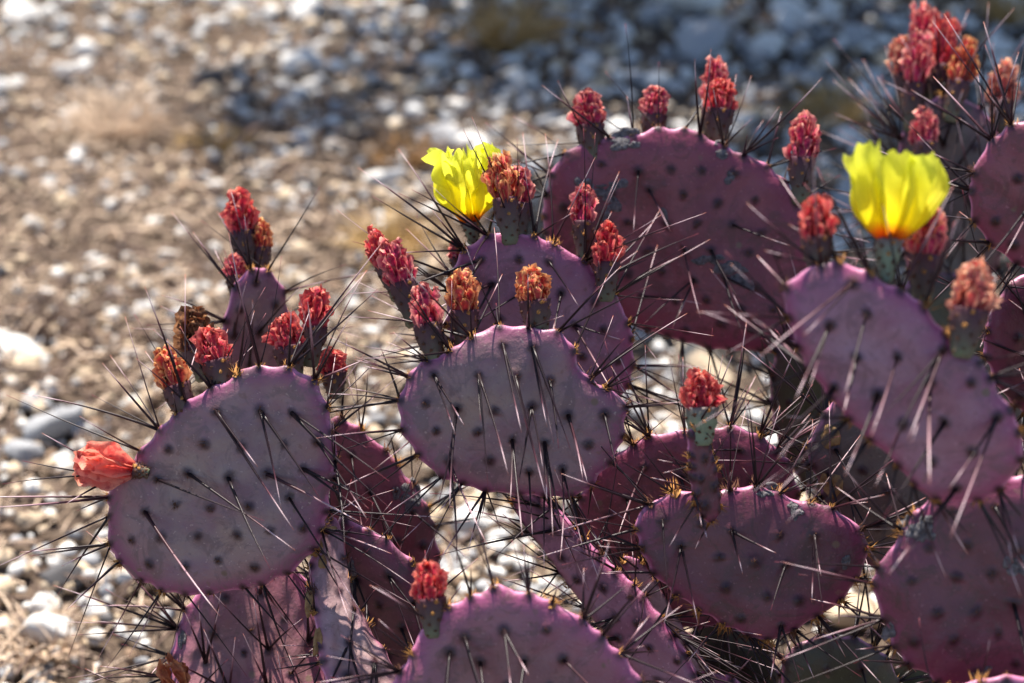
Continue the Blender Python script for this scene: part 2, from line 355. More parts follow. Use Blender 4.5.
# ------------------------------------------------------------------ buds and flowers
def petal_sheet(mb, o, d, out, L, W, curl, crumple, mat=0, ns=7, nw=5, t0=0.0, base_w=0.35, ruff=0.0, tip=1.0, cup=0.35):
    """one curved petal: o root, d growth direction, out = outward side"""
    d = nrm(d); out = nrm(out - d * (out @ d)); s_ = np.cross(d, out); vs = []; ts = []; qs = []
    ph = rng.uniform(0, 6.28, 4); pos = np.array(o, float); ang = 0.0
    for i in range(ns + 1):
        s = i / ns; cur = curl(s); dirv = d * math.cos(cur) + out * math.sin(cur); no = out * math.cos(cur) - d * math.sin(cur)
        if i: pos = pos + dirv * (L / ns)
        wd = W * (base_w + (1 - base_w) * math.sin(min(s / 0.68, 1) * math.pi / 2)) * (math.sqrt(max(1 - max((s - 0.68) / 0.36, 0) ** 2.2, 0)) ** tip)
        for j in range(nw):
            e = (j / (nw - 1) - 0.5) * 2
            z = -cup * wd * e * e + ruff * W * abs(e) ** 1.5 * s * math.sin(7 * s + ph[0] + (2 if e > 0 else 0)) + crumple * W * (math.sin(5 * s * 3 + ph[1] + e * 2.2) + math.sin(e * 4 + ph[2] + s * 6)) * 0.5 * s
            notch = ruff * 0.10 * L * (s ** 6) * (math.sin(e * 6 + ph[3]) + (-1.0 if abs(e) < .2 else 0))
            vs.append(pos + s_ * wd * e * 0.5 - no * z + dirv * notch); ts.append(t0 + (1 - t0) * s); qs.append(abs(e))
    fs = [(i * nw + j, i * nw + j + 1, (i + 1) * nw + j + 1, (i + 1) * nw + j) for i in range(ns) for j in range(nw - 1)]
    mb.add(vs, fs, mat, t=ts, q=qs)
def ovary(parent, base, axis, L, r0, r1, mat=None, spines=0):
    mb = MB(); d, a, b = frame(axis); n = 14; m = 14; vs = []; ts = []
    for i in range(m + 1):
        s = i / m; r = r0 + (r1 - r0) * (0.5 - 0.5 * math.cos(math.pi * min(s * 1.15, 1)))
        if i == 0: r *= 0.75
        for j in range(n):
            th = 2 * math.pi * j / n; rr = r * (1 + 0.13 * math.cos(5 * th + s * 7) + .05 * math.sin(8 * th - s * 11)); vs.append(base + d * L * s + rr * (math.cos(th) * a + math.sin(th) * b)); ts.append(s)
    fs = [(i * n + j, i * n + (j + 1) % n, (i + 1) * n + (j + 1) % n, (i + 1) * n + j) for i in range(m) for j in range(n)] + [tuple(m * n + j for j in range(n))]
    mb.add(vs, fs, 0, t=ts)
    nd = 26; sm = MB()
    for q in range(nd):
        s = 0.08 + 0.9 * (q + .5) / nd; th = q * 2.4; r = (r0 + (r1 - r0) * (0.5 - 0.5 * math.cos(math.pi * min(s * 1.15, 1)))) * 1.02
        rad = math.cos(th) * a + math.sin(th) * b; P = base + d * L * s + rad * r
        tuft(mb, P, rad + d * .3, 0.0016 + 0.0010 * s, 2 if (q % 4 == 0 and s > .6) else 1, 5)
        if spines and rng.random() < 0.3: spine(sm, P, rad + d * 0.6, 0.008, 0.0003)
    o = mb.build('ovary', [mat or M_OVARY, M_AREOLE, M_GLOCHID], parent, base)
    return o
def part_empty(name, parent, loc, label=None):
    o = link(name, None, parent, loc)
    if label: o['label'] = label
    return o
def bud(plant, base, top, wpx, d, kind='pink', ov=None, frac=0.49, tilt=0.0, label=None, flare=1.0, dbase=None):
    B = at(*base, dbase if dbase else d); Tp = at(*top, d) - FW * tilt
    ax = Tp - B; L = np.linalg.norm(ax); ax = nrm(ax); w_ = wpx * KPX * d
    e = part_empty('bud', plant, B, label)
    ovary(e, B - ax * 0.003, ax, L * frac + 0.004, w_ * 0.27, w_ * 0.44, ov)
    mb = MB(); d_, a, b = frame(ax); h0 = L * (frac - 0.05); hL = L - h0
    # a ragged core under layers of shrivelled petals
    n, m = 12, 8; vs = []; ts = []
    for i in range(m + 1):
        s = i / m; r = w_ * 0.34 * max(1 - (s * 0.97) ** 1.9, 0) ** 0.66 * (0.9 + .15 * math.sin(s * 9))
        for j in range(n):
            th = 2 * math.pi * j / n; vs.append(B + ax * (h0 + hL * 0.86 * s) + r * (1 + .12 * rng.normal()) * (math.cos(th) * a + math.sin(th) * b)); ts.append(0.15 + 0.35 * rng.random())
    mb.add(vs, [(i * n + j, i * n + (j + 1) % n, (i + 1) * n + (j + 1) % n, (i + 1) * n + j) for i in range(m) for j in range(n)] + [tuple(m * n + j for j in range(n))], 0, t=ts, q=0.0)
    cnt = 40
    for q in range(cnt):
        s = (q / cnt) ** 0.85; th = q * 2.3999 + rng.normal() * .3
        rad = math.cos(th) * a + math.sin(th) * b; r = w_ * 0.385 * max(1 - (s * 0.95) ** 1.9, 0.015) ** 0.66
        P = B + ax * (h0 + hL * 0.74 * s) + rad * r * 0.92
        c0 = rng.uniform(-.15, .30) * flare * (1 - .3 * s); c1 = rng.uniform(-1.6, 0.35)
        petal_sheet(mb, P, ax + rad * 0.12, rad, hL * rng.uniform(.30, .50), w_ * rng.uniform(.24, .42), lambda s_, c0=c0, c1=c1: c0 + c1 * s_ * s_, 0.42, 0, 6, 5, t0=0.05 + .3 * s, cup=rng.uniform(-.1, .8), tip=rng.uniform(.9, 1.7))
    mb.build('dried_petals', MD[kind], e, B + ax * h0)
    return e
def flower(plant, base, top, wpx, d, n=(6, 7), open_=0.7, ov_frac=0.3, label=None, roll=0.0, tilt=0.0, ruff=.24, crum=.1):
    B = at(*base, d); Tp = at(*top, d) - FW * tilt; ax = Tp - B; L = np.linalg.norm(ax); ax = nrm(ax); w_ = wpx * KPX * d
    e = part_empty('flower', plant, B, label)
    ovary(e, B - ax * .004, ax, L * ov_frac + .004, w_ * 0.11, w_ * 0.19, M_OVARY_G)
    d_, a, b = frame(ax); c0 = B + ax * L * ov_frac; pl = L * (1 - ov_frac)
    for whorl, cnt in enumerate(n):
        for q in range(cnt):
            th = 2 * math.pi * (q + 0.5 * whorl) / cnt + roll + rng.normal() * .10; rad = math.cos(th) * a + math.sin(th) * b
            mb = MB(); st = 0.95 - .12 * whorl; f0 = open_ * rng.uniform(.9, 1.1) * st * 1.25; f1 = open_ * rng.uniform(.0, .3)
            petal_sheet(mb, c0 + rad * w_ * (0.13 - .03 * whorl), ax, rad, pl * rng.uniform(1.03, 1.2) * (1 - .05 * whorl), w_ * rng.uniform(.46, .58), lambda s, f0=f0, f1=f1: f0 * (1 - s) ** 1.1 + (f1 - 0.12) * s, crum * rng.uniform(.5, 1.6), 0, 14, 11, base_w=0.34, ruff=ruff * rng.uniform(.6, 1.4), tip=.5, cup=.25)
            mb.build('petal', M_YELLOW, e, c0)
    mb = MB()
    for q in range(46):
        th = q * 2.4; rad = math.cos(th) * a + math.sin(th) * b; r = w_ * 0.14 * math.sqrt(q / 46); o_ = c0 + rad * r; l = pl * rng.uniform(.32, .48)
        tube(mb, [o_, o_ + ax * l * .6 + rad * r * .3, o_ + ax * l + rad * r * .5], [.0004, .0004, .0009], 4)
    mb.build('stamens', M_STAMEN, e, c0)
    return e

# ------------------------------------------------------------------ the cactus plants
def plant(px, py, d, label):
    g = at(px, py, d); g[2] = 0.0
    e = link('prickly_pear_plant', None, None, g); tag(e, label, 'cactus', 'prickly pear plants of one thorny clump'); return e
PL = plant(290, 900, 1.24, 'purple prickly pear at left with one coral wilted flower and red buds')
PC = plant(660, 900, 1.26, 'purple prickly pear in the middle with yellow flower beside an orange bud')
PR = plant(980, 900, 1.12, 'violet prickly pear at right, its yellow flower standing above the blurred front pad')
PB = plant(960, 700, 1.62, 'blurred grey prickly pear behind, crowned by a tight cluster of red buds')

# left plant
pad('A', PL, [(107,536),(108,512),(113,483),(142,449),(171,420),(195,397),(224,384),(247,370),(277,366),(306,376),(324,396),(334,437),(332,484),(324,520),(312,551),(290,570),(246,585),(208,592),(159,587),(126,571)],
    1.16, -6, 17, .0095, 'grey', 'broad greyish mauve pad with long black spines', face=(0.62, 0.8), prob=.8, flen=.062, rim_n=2.6, rim_len=.062, lower=.25)
pad('V', PL, [(226,310),(236,282),(260,268),(281,286),(288,322),(282,362),(262,392),(236,392),(224,352)], 1.30, 25, 8, .007, 'grey', face=(0.2, -1), prob=.5, rim_n=1.6, rim_len=.05, NA=90, NR=18)
pad('B', PL, [(330,425),(352,424),(380,446),(410,482),(428,512),(437,547),(435,582),(415,620),(380,640),(345,630),(325,580),(318,500)], 1.26, 8, 14, .009, 'wine', face=(0.2, 1), prob=.35, rim_n=1.2, rim_len=.04)
pad('C', PL, [(336,530),(350,518),(368,528),(392,541),(414,560),(425,592),(430,645),(424,715),(398,760),(362,755),(342,700),(334,610)], 1.215, -10, 12, .009, 'plum', face=(0.3, 1), prob=.3, rim_n=.8, rim_len=.035)
pad('D', PL, [(312,560),(320,532),(336,520),(345,545),(352,590),(372,632),(396,676),(410,730),(380,760),(345,745),(328,690),(316,625)], 1.165, 34, 40, .006, 'pale', 'pale wrinkled old pad with corky edge', face=(0, 1), prob=.25, rim_n=1.0, rim_len=.03, wrinkle=.0009, spacing=.02)
pad('E', PL, [(205,585),(186,612),(172,650),(168,700),(190,750),(235,775),(290,760),(325,710),(328,650),(316,600),(290,566),(245,560)], 1.24, 4, 28, .008, 'mauve', face=(0.15, -1), toward=.5, prob=.7, flen=.04, rim_n=2.6, rim_len=.055, wrinkle=.0005, lower=.9, bend=(4.5, .03))
pad('base_left', PL, [(230,740),(330,700),(390,740),(420,840),(400,960),(330,1040),(260,1000),(215,880)], 1.245, 6, 8, .013, 'plum', prob=.2, rim_n=1, rim_len=.04)

# middle plant
pad('G', PC, [(402,400),(406,382),(421,364),(441,356),(459,344),(483,332),(503,328),(526,328),(553,331),(567,341),(575,354),(581,370),(597,385),(617,394),(625,408),(623,432),(614,452),(597,479),(579,492),(544,495),(497,492),(465,485),(436,471),(415,449),(403,429)],
    1.15, 2, 19, .0095, 'grey', 'pale mauve rounded pad with a bite-shaped dent at right', face=(0.22, 1), prob=.72, flen=.05, rim_n=2.2, rim_len=.05, fan=.2, lower=.4, toward=.7)
pad('H', PC, [(448,290),(456,266),(470,245),(490,235),(514,234),(536,238),(553,245),(578,258),(602,280),(622,310),(633,345),(628,385),(605,418),(560,425),(500,400),(462,360),(448,322)], 1.245, 4, 14, .009, 'violet', face=(0.1, 1), prob=.55, flen=.045, rim_n=3.4, rim_len=.058, fan=.6)
pad('I', PC, [(545,232),(546,205),(550,180),(560,158),(578,146),(610,139),(637,133),(663,128),(688,132),(713,141),(733,151),(763,164),(789,188),(804,212),(808,245),(806,290),(800,335),(783,351),(751,349),(704,345),(666,335),(637,325),(600,312),(565,290),(550,262)],
    1.32, -5, 15, .010, 'wine', 'large wine red pad scarred with grey corky marks', face=(0.15, 1), prob=.45, flen=.04, rim_n=1.5, rim_len=.05, fan=.5)
pad('M', PC, [(577,515),(590,480),(619,453),(651,437),(690,429),(736,427),(765,439),(786,461),(798,492),(800,550),(770,600),(715,625),(650,615),(600,580),(580,545)], 1.235, -4, 14, .009, 'wine', face=(0.1, 1), prob=.7, flen=.035, rim_n=4.2, rim_len=.05, fan=.9)
pad('L', PC, [(638,520),(650,504),(677,493),(706,493),(736,490),(765,490),(794,500),(818,505),(838,512),(856,524),(863,547),(857,573),(842,597),(818,614),(790,630),(764,638),(736,630),(710,615),(682,598),(656,574),(641,548)],
    1.14, 3, 20, .0095, 'plum', 'dark plum pad with pink rim and golden bristle tufts', face=(0.15, 1), prob=.55, flen=.035, rim_n=2.4, rim_len=.045, lower=.1, gold=1.35)
pad('P', PC, [(516,488),(534,482),(556,502),(592,546),(634,588),(672,630),(708,690),(722,740),(696,745),(664,700),(620,648),(580,596),(545,545),(522,510)], 1.195, -20, 12, .010, 'violet', 'narrow violet stem pad sloping down to the right', face=(-1, .25), prob=.45, flen=.055, rim_n=2.0, rim_len=.055, fan=.5, spacing=.018, toward=.1, lower=1.0)
pad('P2', PC, [(622,560),(640,562),(664,596),(692,640),(722,690),(740,740),(716,745),(682,690),(652,640),(632,600)], 1.225, 25, 26, .006, 'pale', 'pale sunlit dry stem pad', prob=.3, rim_n=1.5, rim_len=.035, NA=110)
pad('F', PC, [(388,690),(397,674),(412,654),(424,630),(447,608),(474,596),(497,588),(521,592),(550,602),(582,620),(603,637),(626,659),(640,684),(642,720),(620,765),(575,800),(515,812),(450,800),(405,765),(388,725)],
    1.075, 0, 15, .010, 'mauve', 'rounded mauve pad with bright pink rim', face=(0.15, 1), prob=.75, flen=.042, rim_n=1.6, rim_len=.035, fan=.55, toward=.9, lower=.6)
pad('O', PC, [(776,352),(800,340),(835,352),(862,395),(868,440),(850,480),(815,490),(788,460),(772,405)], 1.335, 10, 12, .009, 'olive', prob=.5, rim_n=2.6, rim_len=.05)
pad('N', PC, [(824,415),(838,401),(868,399),(908,425),(940,480),(942,540),(915,575),(875,568),(845,535),(822,488),(810,450)], 1.205, 6, 16, .009, 'dusk', 'greyish pad with two tan chewed wounds', face=(0.1, 1), prob=.35, rim_n=2.0, rim_len=.05)
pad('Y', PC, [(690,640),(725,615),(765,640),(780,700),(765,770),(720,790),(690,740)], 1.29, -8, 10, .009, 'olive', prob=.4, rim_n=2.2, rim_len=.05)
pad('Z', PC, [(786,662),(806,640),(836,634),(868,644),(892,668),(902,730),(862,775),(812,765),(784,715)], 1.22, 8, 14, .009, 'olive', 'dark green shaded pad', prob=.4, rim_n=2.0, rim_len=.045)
pad('base_mid', PC, [(610,720),(680,680),(760,700),(800,780),(800,900),(740,1010),(660,1030),(610,940),(590,820)], 1.27, -4, 6, .014, 'plum', prob=.2, rim_n=1, rim_len=.04)
pad('base_front', PC, [(470,790),(540,800),(590,850),(620,960),(610,1080),(560,1200),(500,1220),(450,1100),(440,920)], 1.10, 10, 4, .013, 'plum', prob=.1, rim_n=.5, rim_len=.04)

# right plant
pad('J', PR, [(786,308),(787,292),(794,278),(811,268),(837,266),(863,273),(889,286),(915,301),(935,322),(953,343),(976,360),(996,387),(1013,415),(1021,447),(1016,472),(996,491),(967,503),(938,500),(918,487),(897,463),(868,435),(836,402),(816,378),(797,342)],
    0.985, -8, 13, .0095, 'violet', 'blurred violet pad slanting down to the right, nearest the lens', face=(-0.62, 1), prob=.85, flen=.05, rim_n=1.7, rim_len=.045, fan=.22, toward=.75, lower=.5)
pad('K', PR, [(903,533),(926,506),(960,488),(1010,478),(1060,496),(1092,556),(1082,640),(1035,696),(975,694),(923,671),(899,652),(887,624),(876,597),(880,567)],
    1.065, -6, 15, .010, 'plum', 'dark plum pad with grey corky scars', face=(0.1, 1), prob=.35, flen=.045, rim_n=1.8, rim_len=.045, fan=.6)
pad('T', PR, [(971,190),(976,167),(985,149),(1000,134),(1022,122),(1060,118),(1095,150),(1105,210),(1080,262),(1040,272),(1007,256),(987,238),(974,217)], 1.10, -12, 14, .009, 'wine', face=(-.4, 1), prob=.6, rim_n=2.4, rim_len=.05)
pad('U', PR, [(984,330),(998,296),(1030,276),(1072,300),(1082,370),(1050,415),(1010,400),(988,365)], 1.17, 10, 10, .009, 'plum', face=(-.6, -.6), prob=.6, rim_n=2.8, rim_len=.055)
pad('base_right', PR, [(930,690),(1000,668),(1070,690),(1100,800),(1090,960),(1040,1180),(980,1200),(930,1000),(915,800)], 1.10, 4, 5, .014, 'plum', prob=.2, rim_n=1, rim_len=.04)
pad('W', PR, [(1040,265),(1075,262),(1110,300),(1130,420),(1125,600),(1080,740),(1045,600),(1035,420)], 1.14, -10, 8, .010, 'plum', prob=.3, rim_n=1, rim_len=.04)

# plant behind
pad('S', PB, [(902,140),(912,112),(935,98),(962,100),(990,120),(1004,165),(1004,230),(990,280),(955,310),(920,295),(902,240),(896,185)], 1.45, 0, 16, .009, 'dusk', face=(-.7, -.3), prob=.8, flen=.06, rim_n=3.0, rim_len=.065, fan=1.0)
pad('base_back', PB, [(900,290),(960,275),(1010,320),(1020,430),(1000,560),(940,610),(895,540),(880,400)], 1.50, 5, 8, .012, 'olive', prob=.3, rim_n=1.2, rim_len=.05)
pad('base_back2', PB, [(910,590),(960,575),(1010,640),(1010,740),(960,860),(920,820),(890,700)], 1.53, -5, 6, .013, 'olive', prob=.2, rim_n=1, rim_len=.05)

# corky scars and wounds
scar('I', [(583,183,7,5),(592,188,8,4),(604,191,9,5),(612,200,6,4),(614,186,6,5),(620,184,8,5),(611,205,9,7)])
scar('I', [(623,137,14,9),(634,146,8,4)])
scar('I', [(720,153,9,6)]); scar('I', [(730,175,5,7)]); scar('I', [(662,213,5,5)])
scar('I', [(700,262,9,4),(712,260,10,4),(726,268,10,7),(741,276,11,8),(750,284,6,6)])
scar('K', [(913,536,12,11),(927,538,10,9),(922,528,6,10)])
scar('K', [(1014,568,11,7),(1022,564,7,6)]); scar('K', [(978,675,10,4)]); scar('K', [(890,636,8,8)])
scar('L', [(773,497,8,5)]); scar('L', [(793,508,7,8)]); scar('L', [(846,563,4,8)])
scar('N', [(832,438,8,14)], M_WOUND, 'wound', .0022); scar('N', [(834,487,12,12)], M_WOUND, 'wound', .0022)
scar('D', [(322,545,5,9),(327,560,4,8),(334,528,6,4)], M_WOUND, 'cork_edge'); scar('D', [(314,600,4,12),(322,640,4,12)], M_WOUND, 'cork_edge')
scar('B', [(404,494,9,8),(413,502,8,9)]); scar('C', [(350,570,5,9),(353,590,5,10)])
scar('E', [(180,640,5,9)])

# buds: base pixel, top pixel, width, distance
for a in (((246,268),(238,194),27,1.30,'red'), ((262,274),(259,222),22,1.305,'orange'), ((236,296),(234,256),20,1.29,'pink')): bud(PL, *a)
bud(PL, (206,376), (190,313), 38, 1.22, 'brown', label='brown half-open bud wrapped in scales')
for a in (((187,420),(165,351),31,1.155,'orange'), ((224,390),(208,331),33,1.155,'red'), ((293,375),(283,318),33,1.17,'red'), ((310,362),(318,291),29,1.18,'red'), ((335,394),(332,351),27,1.19,'red')): bud(PL, *a)
for a in (((397,296),(372,231),23,1.20,'red'), ((414,322),(390,242),30,1.19,'pink'), ((435,360),(420,288),32,1.145,'pink'), ((465,347),(463,275),31,1.15,'orange'), ((538,331),(531,271),34,1.15,'orange'),
          ((510,240),(500,157),28,1.215,'orange'), ((517,238),(519,169),29,1.235,'pink'), ((460,272),(455,243),18,1.26,'pink'),
          ((583,255),(584,188),24,1.24,'pink'), ((606,297),(608,228),27,1.23,'red'),
          ((593,158),(587,93),31,1.31,'pink'), ((652,142),(656,89),28,1.32,'pink'), ((708,136),(717,61),22,1.335,'pink'), ((717,138),(721,82),33,1.32,'red')): bud(PC, *a)
bud(PC, (800,200), (804,116), 29, 1.30, 'pink')
pad('Q', PC, [(690,436),(698,430),(708,436),(714,462),(720,495),(718,514),(708,520),(698,508),(692,475)], 1.105, 20, 14, .006, 'plum', 'thin young pad carrying a red bud', prob=.2, rim_n=.6, rim_len=.02, spacing=.010, NA=80, NR=16)
bud(PC, (702,440), (701,376), 36, 1.10, 'red', ov=M_OVARY_G)
bud(PC, (433,632), (428,565), 32, 1.065, 'red')
for a in (((817,272),(817,202),34,0.985,'red'), ((921,300),(932,211),32,1.0,'pink'), ((962,352),(977,267),40,0.97,'straw')): bud(PR, *a)
for a in (((910,128),(919,38),25,1.44,'pink'), ((925,110),(924,8),22,1.46,'pink'), ((936,110),(947,20),25,1.45,'red'), ((950,118),(968,44),24,1.43,'orange'), ((907,105),(900,41),22,1.47,'straw'), ((925,172),(925,113),25,1.40,'pink'), ((1000,135),(1005,66),27,1.45,'straw')): bud(PB, *a)

# open flowers
flower(PC, (473,238), (462,156), 46, 1.25, n=(6, 6), open_=.56, ov_frac=.20, label='fully open lemon yellow flower beside an orange bud', roll=.4, tilt=.012, ruff=.5, crum=.28)
flower(PR, (886,275), (896,154), 66, 0.985, n=(5, 7), open_=.66, ov_frac=.30, label='open yellow cup flower with a red base', roll=.2)
def wilted(plant_, base, top, wpx, d, cnt, label, mk='coral', crum=.55):
    B = at(*base, d); ax = at(*top, d) - B; L = np.linalg.norm(ax); ax = nrm(ax); w_ = wpx * KPX * d
    e = part_empty('wilted_flower', plant_, B, label); ovary(e, B - ax * .003, ax, L * .25, w_ * .16, w_ * .24)
    d_, a, b = frame(ax); c0 = B + ax * L * .2
    for q in range(cnt):
        th = q * 2.4; rad = math.cos(th) * a + math.sin(th) * b; mb = MB(); g = rng.uniform(.1, .7); h = rng.uniform(-1.6, -.4)
        petal_sheet(mb, c0 + rad * w_ * .16, ax, rad + np.array((0, 0, -.25)), L * rng.uniform(.55, .95), w_ * rng.uniform(.4, .6), lambda s, g=g, h=h: g + h * s * s, crum, 0, 12, 8, base_w=.5, ruff=.2, cup=.5)
        mb.build('petal', MD[mk], e, c0)
wilted(PL, (144,472), (82,458), 30, 1.155, 11, 'wilted coral orange flower hanging from the rim')
wilted(PL, (186,694), (166,660), 20, 1.17, 7, 'dried rust orange flower', 'rust', .5)

# ------------------------------------------------------------------ ground
def gz(x, y):
    return 0.018 * noise.noise(Vector((x * 1.3, y * 1.3, 3.1))) + 0.008 * noise.noise(Vector((x * 5, y * 5, 7.7)))
G0 = 0.0
q = np.linspace(-1, 1, 220); gx = np.sinh(q * 5.2) / math.sinh(5.2) * 60; gy = gx + 2.3
vs = [(x, y, gz(x, y) - .006 if abs(x) < 12 and abs(y) < 15 else -.006) for y in gy for x in gx]; n_ = len(q)
fs = [(j * n_ + i, j * n_ + i + 1, (j + 1) * n_ + i + 1, (j + 1) * n_ + i) for j in range(n_ - 1) for i in range(n_ - 1)]
k = NT('desert_soil'); f1 = k.noise(5, 8, .7, 'Object'); f2 = k.noise(120, 5, .7, 'Object')
c = k.ramp(f1, [(0.35, (0.07, 0.05, 0.038)), (0.65, (0.16, 0.115, 0.085))]); c = k.mix(k.ramp(f2, [(0.45, 0), (0.7, .8)]), c, (0.15, 0.115, 0.09)); k.bump(f2, .8, .006)
mb = MB(); mb.add(vs, fs); gr = mb.build('ground', k.base(c, .95, .1), None, (0, 0, 0)); tag(gr, kind='structure')

STONE = {
 'white': M_((0.50, 0.48, 0.45), (0.76, 0.74, 0.71), 40, .85, .5, .003, 'white_limestone'),
 'beige': M_((0.40, 0.30, 0.20), (0.62, 0.50, 0.36), 40, .9, .5, .003, 'beige_stone'),
 'grey': M_((0.22, 0.22, 0.23), (0.42, 0.42, 0.43), 40, .85, .5, .003, 'grey_stone'),
 'brown': M_((0.14, 0.09, 0.06), (0.30, 0.20, 0.13), 40, .9, .5, .003, 'brown_stone'),
 'dark': M_((0.05, 0.05, 0.055), (0.14, 0.13, 0.13), 40, .85, .5, .003, 'dark_stone')}
import bmesh
def rock_mesh(sub, seed):
    bm = bmesh.new(); bmesh.ops.create_icosphere(bm, subdivisions=sub, radius=1.0); r2 = random.Random(seed)
    off = Vector((r2.uniform(-50, 50), r2.uniform(-50, 50), r2.uniform(-50, 50)))
    pl = [(Vector((r2.gauss(0, 1), r2.gauss(0, 1), r2.gauss(0, 1))).normalized(), r2.uniform(.45, .8)) for _ in range(10)]
    for v in bm.verts:
        p = v.co.copy(); p *= 1 + .28 * noise.noise(p * .9 + off)
        for nn, dd in pl:
            e = p.dot(nn) - dd
            if e > 0: p -= nn * e * .85
        p *= 1 + .14 * noise.noise(p * 2.6 + off) + .05 * noise.noise(p * 7 + off); v.co = p
    bm.verts.ensure_lookup_table()
    vs = np.array([v.co[:] for v in bm.verts]); fs = [tuple(x.index for x in f.verts) for f in bm.faces]; bm.free(); return vs, fs
ROCK = {}
for i in range(7):
    v_, f_ = rock_mesh(3, i)
    for kk, m in STONE.items():
        me = bpy.data.meshes.new('stone'); me.from_pydata(v_.tolist(), [], f_); me.materials.append(m); me.polygons.foreach_set('use_smooth', [True] * len(f_)); ROCK[kk, i] = me
def stone(p, size, kind, label, group=None, flat=.6, name='stone'):
    o = bpy.data.objects.new(name, ROCK[kind, int(rng.integers(7))]); COL.objects.link(o)
    s = size * 0.5; sx, sy, sz = s * rng.uniform(.85, 1.25), s * rng.uniform(.75, 1.05), s * flat * rng.uniform(.8, 1.2)
    o.scale = (sx, sy, sz); o.location = (p[0], p[1], gz(p[0], p[1]) + sz * .35); o.rotation_euler = (rng.normal() * .25, rng.normal() * .25, rng.uniform(0, 6.28))
    tag(o, label, 'stone', group); return o
# rocks one can pick out in the picture
for (px, py, s, kd, lb) in (
    (22,362,.06,'white','large pale rock lying on the gravel at the left edge'),
    (690,2,.13,'white','large bright white rock in sun at the top edge'),
    (790,8,.07,'white','smaller white rock right of the bright rock at the top edge'),
    (300,62,.06,'white','pale bluish stone lying in the tree shade at top'),
    (215,78,.075,'dark','dark flat stone at the edge of the tree shade'),
    (700,380,.07,'beige','sunlit pale rock seen through the gap beneath the wine red pad'),
    (860,200,.10,'grey','grey rock showing behind the right yellow flower'),
    (470,525,.04,'white','pale stone framed between the left and front pads'),
    (20,20,.07,'white','whitish rock in the top left corner'),
    (375,180,.045,'white','pale stone left of the left yellow flower'),
    (850,625,.055,'beige','sunlit stone seen low between the two dark plum pads'),
    (45,610,.035,'white','white stone below the coral wilted flower, in the lower left gravel'),
    (700,45,.10,'grey','flat grey slab lying in the tree shade above the wine red pad')):
    stone(on_ground(px, py), s, kd, lb)
def zone(px, py):
    if py < 150 and px > 200: return 'shade'
    if py > 400: return 'near'
    return 'left' if px < 420 else 'mid'
ZW = {'shade': 'lying in the blue tree shade', 'near': 'lying in the sunny lower gravel', 'left': 'lying among dry grass litter at left', 'mid': 'lying on sunlit ground behind the pads'}
cn = {'white': 'chalky white', 'beige': 'sandy beige', 'grey': 'plain grey', 'brown': 'rusty brown', 'dark': 'nearly black'}
cnt = 0
while cnt < 285:
    px, py = rng.uniform(0, 1024), rng.uniform(-5, 690)
    if px > 560 and py > 260 and rng.random() < .85: continue
    if px > 200 and py > 620 and rng.random() < .8: continue
    z = zone(px, py); kd = rng.choice(['white', 'beige', 'grey', 'brown', 'dark'], p=[.36, .3, .17, .1, .07] if z != 'shade' else [.42, .13, .3, .03, .12])
    s = float(np.clip(rng.lognormal(math.log(.023 if z != 'shade' else .034), .35), .014, .07))
    if z == 'left': s *= .8
    stone(on_ground(px, py), s, kd, f'{cn[kd]} stone {ZW[z]}', f'{cn[kd]} stones {ZW[z]}'); cnt += 1
# finer gravel: nobody could count it
lows = [rock_mesh(1, 100 + i) for i in range(10)]; LV = np.stack([a for a, _ in lows]); LF = np.array(lows[0][1]); VV = []; MI = []
def scatter(nb, xr, yr, lo, hi, p=(.30, .34, .2, .11, .05)):
    x, y = rng.uniform(*xr, nb), rng.uniform(*yr, nb)
    lit = np.exp(-((x + 0.62 * y / 2.1) / .42) ** 2) * np.clip((y - 1.75) / .25, 0, 1) * np.clip((2.75 - y) / .2, 0, 1)
    keep = rng.random(nb) > .55 * lit; x, y = x[keep], y[keep]; nb = len(x); s = lo + (hi - lo) * rng.random(nb) ** 2
    z = np.array([gz(a, b) for a, b in zip(x, y)]); a = rng.uniform(0, 6.28, nb); t = rng.normal(size=nb) * .35
    v = LV[rng.integers(10, size=nb)] * (np.stack([s * rng.uniform(.8, 1.4, nb), s, s * rng.uniform(.55, .9, nb)], 1) * .5)[:, None, :]
    v = np.stack([v[..., 0], v[..., 1] * np.cos(t)[:, None] - v[..., 2] * np.sin(t)[:, None], v[..., 1] * np.sin(t)[:, None] + v[..., 2] * np.cos(t)[:, None]], 2)
    ca, sa = np.cos(a)[:, None], np.sin(a)[:, None]
    VV.append(np.stack([v[..., 0] * ca - v[..., 1] * sa + x[:, None], v[..., 0] * sa + v[..., 1] * ca + y[:, None], v[..., 2] + (z + s * .22)[:, None]], 2)); MI.append(rng.choice(5, nb, p=p))
scatter(9000, (-1.1, 1.3), (1.1, 3.4), .006, .022); scatter(2600, (-.9, .5), (1.15, 2.0), .008, .026, (.42, .34, .14, .07, .03)); scatter(2600, (-1.0, 1.3), (2.1, 3.4), .014, .04, (.38, .2, .27, .06, .09)); scatter(2500, (-3.5, 3.5), (0.3, 5), .012, .035); scatter(5000, (-2.6, 2.8), (0.2, 4.2), .008, .028)
VV = np.concatenate(VV); MI = np.repeat(np.concatenate(MI), len(LF)).astype(np.int32); nb = len(VV)
FF = (LF[None] + (np.arange(nb) * LV.shape[1])[:, None, None]).reshape(-1, 3).astype(np.int32)
me = bpy.data.meshes.new('gravel'); me.vertices.add(VV.shape[0] * VV.shape[1]); me.vertices.foreach_set('co', VV.reshape(-1).astype(np.float32))
me.loops.add(FF.size); me.loops.foreach_set('vertex_index', FF.reshape(-1)); me.polygons.add(len(FF))
me.polygons.foreach_set('loop_start', np.arange(0, FF.size, 3, dtype=np.int32)); 
for m in STONE.values(): me.materials.append(m)
